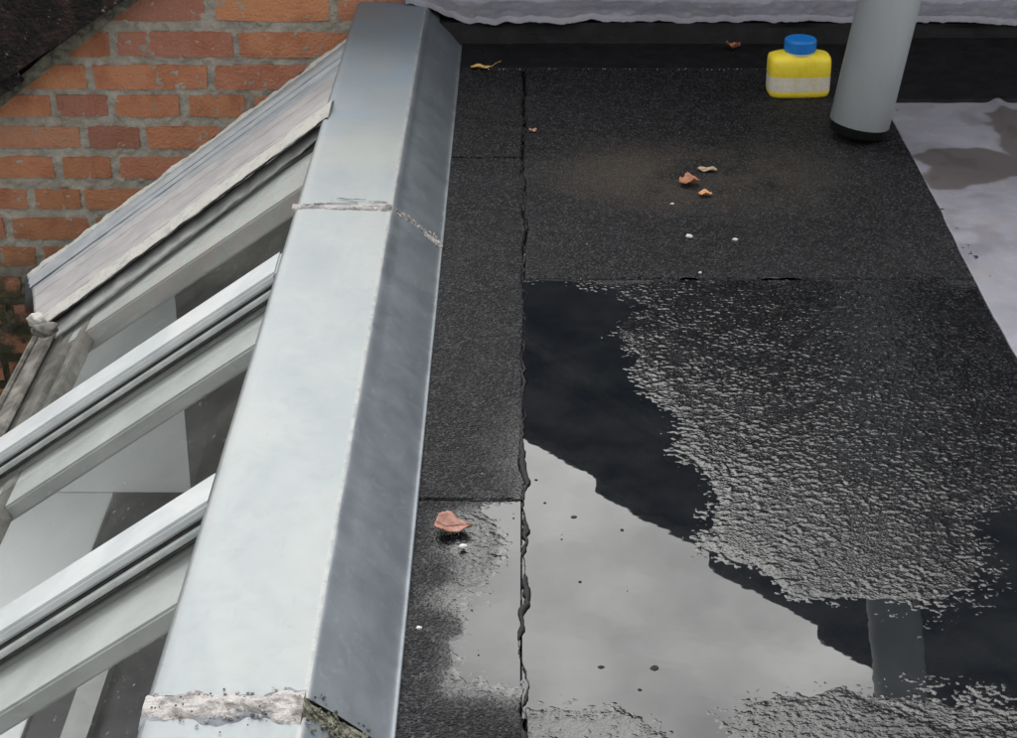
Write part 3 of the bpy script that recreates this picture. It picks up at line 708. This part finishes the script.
# silicone dab with a screw head at the lower corner
def blob(name, r, c, mat, parent, seed, sq=(1, 1, 1), amp=.25, sub=3):
    bm = bmesh.new(); bmesh.ops.create_icosphere(bm, subdivisions=sub, radius=1)
    rr = random.Random(seed); ph = [rr.uniform(0, 6) for _ in range(6)]
    for v in bm.verts:
        k_ = 1+amp*(math.sin(v.co.x*3+ph[0])*math.sin(v.co.y*4+ph[1])+.5*math.sin(v.co.z*7+ph[2]+v.co.x*5))
        v.co = Vector((v.co.x*sq[0], v.co.y*sq[1], v.co.z*sq[2]))*k_*r+Vector(c)
    for f in bm.faces: f.smooth = True
    me_ = bpy.data.meshes.new(name); bm.to_mesh(me_); bm.free(); return link(name, me_, mat, parent)
pc = off(onG(37, 320, .02)); blob('sealant_dab', .013, pc, ABUT_WHITE, ab, 1, (1, 1, .8))
pc = off(onG(44, 330, .012)); blob('sealant_dab', .016, pc, DIRTY, ab, 2, (1.2, 1, .6)); pc = off(onG(34, 327, .01)); blob('sealant_dab', .008, pc, RUBBER, ab, 5)

# room under the glass
def setting(name, me_, mat): return tag(link(name, me_, mat), kind='structure')
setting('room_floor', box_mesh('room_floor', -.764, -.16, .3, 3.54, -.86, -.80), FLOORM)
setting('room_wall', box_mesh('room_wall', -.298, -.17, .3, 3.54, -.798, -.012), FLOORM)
setting('room_end_wall', sweep('room_end_wall', lambda i: [(-.884, 3.42+.08*i, -.8), (-.302, 3.42+.08*i, -.8), (-.302, 3.42+.08*i, -.09), (-.884, 3.42+.08*i, -.50)], 2), simple('brown_plaster', (.17, .15, .14), (.23, .205, .19), 5, .8))
tag(link('white_cupboard', sweep('white_cupboard', lambda i: [(-.882, 3.20+.20*i, -.788), (-.62, 3.20+.20*i, -.788), (-.62, 3.20+.20*i, -.36), (-.882, 3.20+.20*i, -.52)], 2), BOARD), 'pale cupboard seen through the pane below the stepped flashing', 'cupboard')
setting('room_front_wall', box_mesh('room_front_wall', -.80, -.166, .2, .298, -.86, -.02), BOARD)
tag(link('white_worktop', box_mesh('white_worktop', -1.0, -.766, .3, 3.5, -.84, -.79, .004), BOARD), 'pale worktop seen through the glass, left of the dark floor', 'worktop')
st_me = sweep('pale_batten', lambda i: [(a, .3+2.5*i, b) for a, b in ((-.70, -.798), (-.66, -.798), (-.66, -.775), (-.70, -.775))], 2)
tag(link('pale_batten', st_me, PAINT), 'narrow pale batten on the dark floor under the glass', 'batten')

setting('outer_wall', box_mesh('outer_wall', -1.045, -1.004, .2, 3.45, -2.995, -.815), TILE)

# ---------------------------------------------------------------- drainpipe
pipe = empty('drainpipe', (.534, 2.955, .029), label='pale grey plastic drainpipe ending just above the felt beside the yellow bottle', cat='pipe')
def tube(name, r, r2, a, b, mat, parent, n=64, slant=None, segs=1):
    a = Vector(a); b = Vector(b); ax = (b-a).normalized(); u = ax.cross(Vector((0, 1, 0))).normalized(); v = ax.cross(u)
    V = []; Fc = []
    rings = [(a, r), (b, r), (b, r2), (a, r2)]
    for c, rad in rings:
        for k in range(n):
            an = 2*math.pi*k/n; V.append(tuple(c+u*math.cos(an)*rad+v*math.sin(an)*rad))
    for g_ in range(4):
        h_ = (g_+1) % 4
        for k in range(n): Fc.append((g_*n+k, g_*n+(k+1) % n, h_*n+(k+1) % n, h_*n+k))
    me_ = mesh(name, V, Fc); bm = bmesh.new(); bm.from_mesh(me_); bmesh.ops.recalc_face_normals(bm, faces=bm.faces[:])
    for f in bm.faces: f.smooth = abs(f.normal.dot(ax)) < .5
    bm.to_mesh(me_); bm.free(); return link(name, me_, mat, parent)
top = Vector((.275, .02, 1.75))
tube('pipe_wall', .0475, .0440, (0, 0, 0), top, PVC, pipe)
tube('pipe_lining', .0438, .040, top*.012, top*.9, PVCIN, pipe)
tube('pipe_clip', .0510, .0477, top*.60, top*.62, ALU_SIDE, pipe)
tube('black_foot_ring', .0455, .041, top*-.0085, top*.02, PVCIN, pipe)  # short black ring filling the dark band below the pipe rim

# ---------------------------------------------------------------- yellow bottle
bx, by, _ = on_z(797.5, 97); 
bottle = empty('yellow_bottle', (bx, by+.008, .003), label='squat yellow plastic bottle with a blue screw cap and worn white label', cat='bottle')
bottle.rotation_euler = (0, 0, R(3)); bottle.scale = (.98, .98, 1.08)
def superring(a, b, z, n=56, e=4.0):
    out_ = []
    for k in range(n):
        t = 2*math.pi*k/n; c, s = math.cos(t), math.sin(t)
        out_.append((a*math.copysign(abs(c)**(2/e), c), b*math.copysign(abs(s)**(2/e), s), z))
    return out_
prof = [(.046, .024, 0), (.0500, .028, .0015), (.0520, .030, .005), (.0528, .031, .010), (.0525, .0305, .0125), (.0525, .0305, .034), (.0530, .0312, .037), (.0530, .0312, .050), (.0527, .0305, .0575), (.0512, .0285, .0620), (.0475, .0245, .0655), (.0350, .0205, .0676), (.0240, .0200, .0685), (.0215, .0195, .072)]
link('body', sweep('body', lambda i: superring(*prof[i], e=4.5 if i < 10 else 2.6), len(prof), smooth=True), YEL, bottle)
pc_ = [(.0262, .0262, .0700), (.0268, .0268, .0712), (.0268, .0268, .086), (.0258, .0258, .0886), (.0235, .0235, .0895), (.022, .022, .0890)]
def capring(i):
    a, b, z = pc_[i]; return [(x*(1+(.018 if (k % 2) and 1 <= i <= 2 else 0)), y*(1+(.018 if (k % 2) and 1 <= i <= 2 else 0)), z) for k, (x, y, z) in enumerate(superring(a, b, z, 72, 2))]
link('cap', sweep('cap', capring, len(pc_)), BLUE, bottle)
link('cap_ring', sweep('cap_ring', lambda i: superring(.0255+.0*i, .0255, .0665+.0032*i, 48, 2), 2), simple('pale_ring', (.55, .60, .55), (.6, .64, .6)), bottle)
ml = M('worn_label'); v = ml.coord('Object', (1, 1, 1)); 
tx = ml.noise(ml.coord('Object', (1, 1, 3.5)), 330, 2, .6); sx = ml.n('ShaderNodeSeparateXYZ'); ml.l(ml.coord('Object'), sx.inputs[0])
c_ = ml.mix(ml.rng(ml.noise(v, 60, 4, .6), .3, .7), (.62, .60, .50), (.70, .68, .62))
c_ = ml.mix(ml.math('MULTIPLY', ml.math('MULTIPLY', ml.rng(tx, .56, .62), ml.rng(sx.outputs[0], .012, .018)), .6), c_, (.50, .16, .22))
c_ = ml.mix(ml.math('MULTIPLY', ml.math('MULTIPLY', ml.rng(tx, .55, .62), ml.rng(sx.outputs[0], .016, .008)), .45), c_, (.30, .30, .28))
c_ = ml.mix(ml.math('MULTIPLY', ml.rng(ml.noise(v, 130, 4, .75), .50, .62), .65), c_, (.72, .56, .12))
ml.set(c_, .55, 0, .4)
def labring(i):
    z = .0112+.0232*i; o1 = superring(.0531, .0311, z, 56, 4.5)
    return o1[27:57]+[o1[0]]
V = []
for i in range(2): V += labring(i)
m_ = len(V)//2
link('label', mesh('label', V, [(k, k+1, m_+k+1, m_+k) for k in range(m_-1)], True), ml.m, bottle)

# ---------------------------------------------------------------- leaves and crumbs on the roof
def leafmat(name, c1, c2): return simple(name, c1, c2, 90, .55, 0, .35, .5, .001)
def leaf(name, label, px, py, length, width, rot, c1, c2, curl=.25, fold=.2, stem=0, seed=0, lift=.004, lobes=0, cat='leaf', group=None, zoff=0, solid=.0003, tip=1):
    x, y, _ = on_z(px, py); rr = random.Random(seed); n, mseg = 22, 12
    X = np.zeros((mseg+1, n+1)); Y = X.copy(); Z = X.copy()
    for i in range(n+1):
        t = i/n; wd = width/2*(math.sin(math.pi*t**(.8*tip))**.75)*(1+lobes*math.sin(t*17+seed)*.5+.05*rr.uniform(-1, 1))+.0003
        for j in range(mseg+1):
            s = j/mseg*2-1
            X[j, i] = (t-.5)*length; Y[j, i] = s*wd*(1+lobes*.3*math.sin(t*23+seed*2))
            Z[j, i] = lift+abs(s)*wd*fold*(1+.5*math.sin(seed+t*4))+curl*length*(t-.5)**2+.0012*math.sin(t*9+seed+s*3)
    Z -= Z.min()-.0015
    o = link(name, None, None)
    bpy.data.objects.remove(o)
    root = empty(name, (x, y, .002+zoff), label=label, cat=cat, group=group); root.rotation_euler = (0, 0, rot)
    mt = leafmat(name+'_skin', c1, c2)
    b = link('blade', grid_mesh('blade', X, Y, Z), mt, root)
    md = b.modifiers.new('t', 'SOLIDIFY'); md.thickness = solid
    def rib(i):
        t = i/14; q = (t-.5)*length*.96; z = float(np.interp(q, X[6], Z[6]))+.0005
        return [(q, dy, z+dz) for dy, dz in ((-.0005, 0), (0, .0006), (.0005, 0))]
    link('midrib', sweep('midrib', rib, 15), mt, root)
    if stem:
        def sp_(i):
            t = i/8; q = length/2+stem*t; z = float(Z[6, -1])+.008*t+.002*math.sin(t*3)
            return [(q+0*a_, .0007*math.cos(a_)+.004*t*t, z+.0007*math.sin(a_)) for a_ in (0, 2.1, 4.2)]
        link('stalk', sweep('stalk', sp_, 9), mt, root)
    return root
leaf('fallen_leaf', 'small golden leaf with its stalk raised, beside the far end of the coping', 481, 71, .036, .016, R(6), (.52, .30, .09), (.62, .40, .15), .15, .3, .018, 1, zoff=.002)
leaf('fallen_leaf', 'crumpled orange brown leaf near the foot of the back flashing', 733, 53, .024, .022, R(70), (.34, .13, .06), (.48, .21, .10), .8, .9, 0, 2, lobes=.4, zoff=.006)
leaf('fallen_leaf', 'tiny pinkish leaf scrap on the long bitumen seam', 533, 135, .013, .011, R(20), (.36, .20, .15), (.46, .27, .20), .5, .5, 0, 3, lobes=.3, zoff=.003)
leaf('fallen_leaf', 'pale beige leaf, the farthest of the three lying together', 707, 174, .030, .017, R(-12), (.34, .25, .16), (.44, .36, .25), .2, .35, 0, 4, zoff=.002)
leaf('fallen_leaf', 'curled red brown leaf, the left one of the three lying together', 689, 188, .032, .026, R(15), (.34, .14, .08), (.42, .20, .12), .4, .6, 0, 5, lobes=.3, zoff=.003)
leaf('fallen_leaf', 'small orange leaf, the nearest of the three lying together', 705, 199, .020, .014, R(5), (.58, .30, .12), (.66, .38, .18), .3, .4, 0, 6, zoff=.003)
leaf('fallen_leaf', 'large salmon pink triangular leaf on the wet left felt strip', 453, 532, .038, .036, R(-8), (.20, .085, .06), (.31, .155, .115), .28, .25, 0, 8, lobes=.18, zoff=.003, solid=.0014, tip=.65)
PEB = simple('pale_stone', (.55, .55, .54), (.70, .70, .69), 80, .7)
for i, (px, py, s, lb) in enumerate([(689, 240, .0042, 'white stone chip on the far felt sheet in front of the three leaves'), (735, 243, .0030, 'thin white chip right of the larger white stone chip'),
        (463, 551, .0034, 'tiny white stone in front of the large pink leaf'), (672, 207, .0024, 'tiny white chip left of the three leaves'),
        (700, 276, .0020, 'tiny pale chip near the cross seam of the felt'), (419, 632, .0022, 'tiny pale chip beside the near end of the coping slope')]):
    x, y, _ = on_z(px, py); o = blob('stone_chip', s, (0, 0, 0), PEB, None, 20+i, (1.3, .9, .7), .2, 2); o.location = (x, y, .004+s*.4); tag(o, lb, 'stone')
def grit(n, seed):
    random.seed(seed)
    V = []; Fc = []
    for i in range(n):
        x = random.uniform(-.1, .58); y = random.uniform(1.3, 3.3)
        dd = float(poly_sdf(np.array([x]), np.array([y]), MP)[0])
        if dd > -.01 and random.random() < .92: continue
        r = random.uniform(.0007, .0015); z = .0035; k0 = len(V)
        for q in range(4): a = q*1.57+random.random(); V.append((x+math.cos(a)*r, y+math.sin(a)*r, z-.001))
        V.append((x, y, z+r*.8)); Fc += [(k0, k0+1, k0+4), (k0+1, k0+2, k0+4), (k0+2, k0+3, k0+4), (k0+3, k0, k0+4)]
    return mesh('grit', V, Fc)
FLECK = simple('pale_fleck', (.16, .155, .15), (.34, .33, .31), 200, .8)
random.seed(9)
crumbs('seam_flecks', 60, lambda: random.uniform(-.08, .5), lambda: random.gauss(YD+.002, .0025), lambda x: .0045, .0012, FLECK, deck_o)
BRN = simple('leaf_crumb_brown', (.10, .055, .03), (.22, .13, .07), 200, .8)
tag(crumbs('leaf_crumbs', 130, lambda: random.gauss(.25, .11), lambda: random.gauss(2.72, .16), lambda x: .0045, .0011, BRN, None), 'brown leaf crumbs scattered around the three leaves on the felt', 'leaf crumbs')
tag(link('grit', grit(170, 5), simple('grit', (.25, .24, .22), (.5, .48, .44), 300, .8)), 'scattered pale grit on the black felt', 'grit', kind='stuff')
# few specks floating in the puddle
random.seed(12)
for px, py in ((574, 517), (655, 668), (600, 668), (580, 582), (622, 530), (566, 503)):
    pass
V = []; Fc = []
for px, py, r in ((574, 517, .0035), (655, 668, .0045), (601, 667, .003), (640, 690, .002), (580, 582, .002), (622, 530, .0025), (545, 503, .002), (536, 480, .0018)):
    x, y, _ = on_z(px, py); k0 = len(V)
    for q in range(7): a = q*.9; V.append((x+math.cos(a)*r*random.uniform(.7, 1.3), y+math.sin(a)*r*random.uniform(.6, 1.1), .0004))
    V.append((x, y, .0014)); Fc += [(k0+q, k0+(q+1) % 7, k0+7) for q in range(7)]
tag(link('floating_dirt', mesh('floating_dirt', V, Fc, True), TAR), 'dark specks breaking the surface of the puddle', 'dirt', kind='stuff')
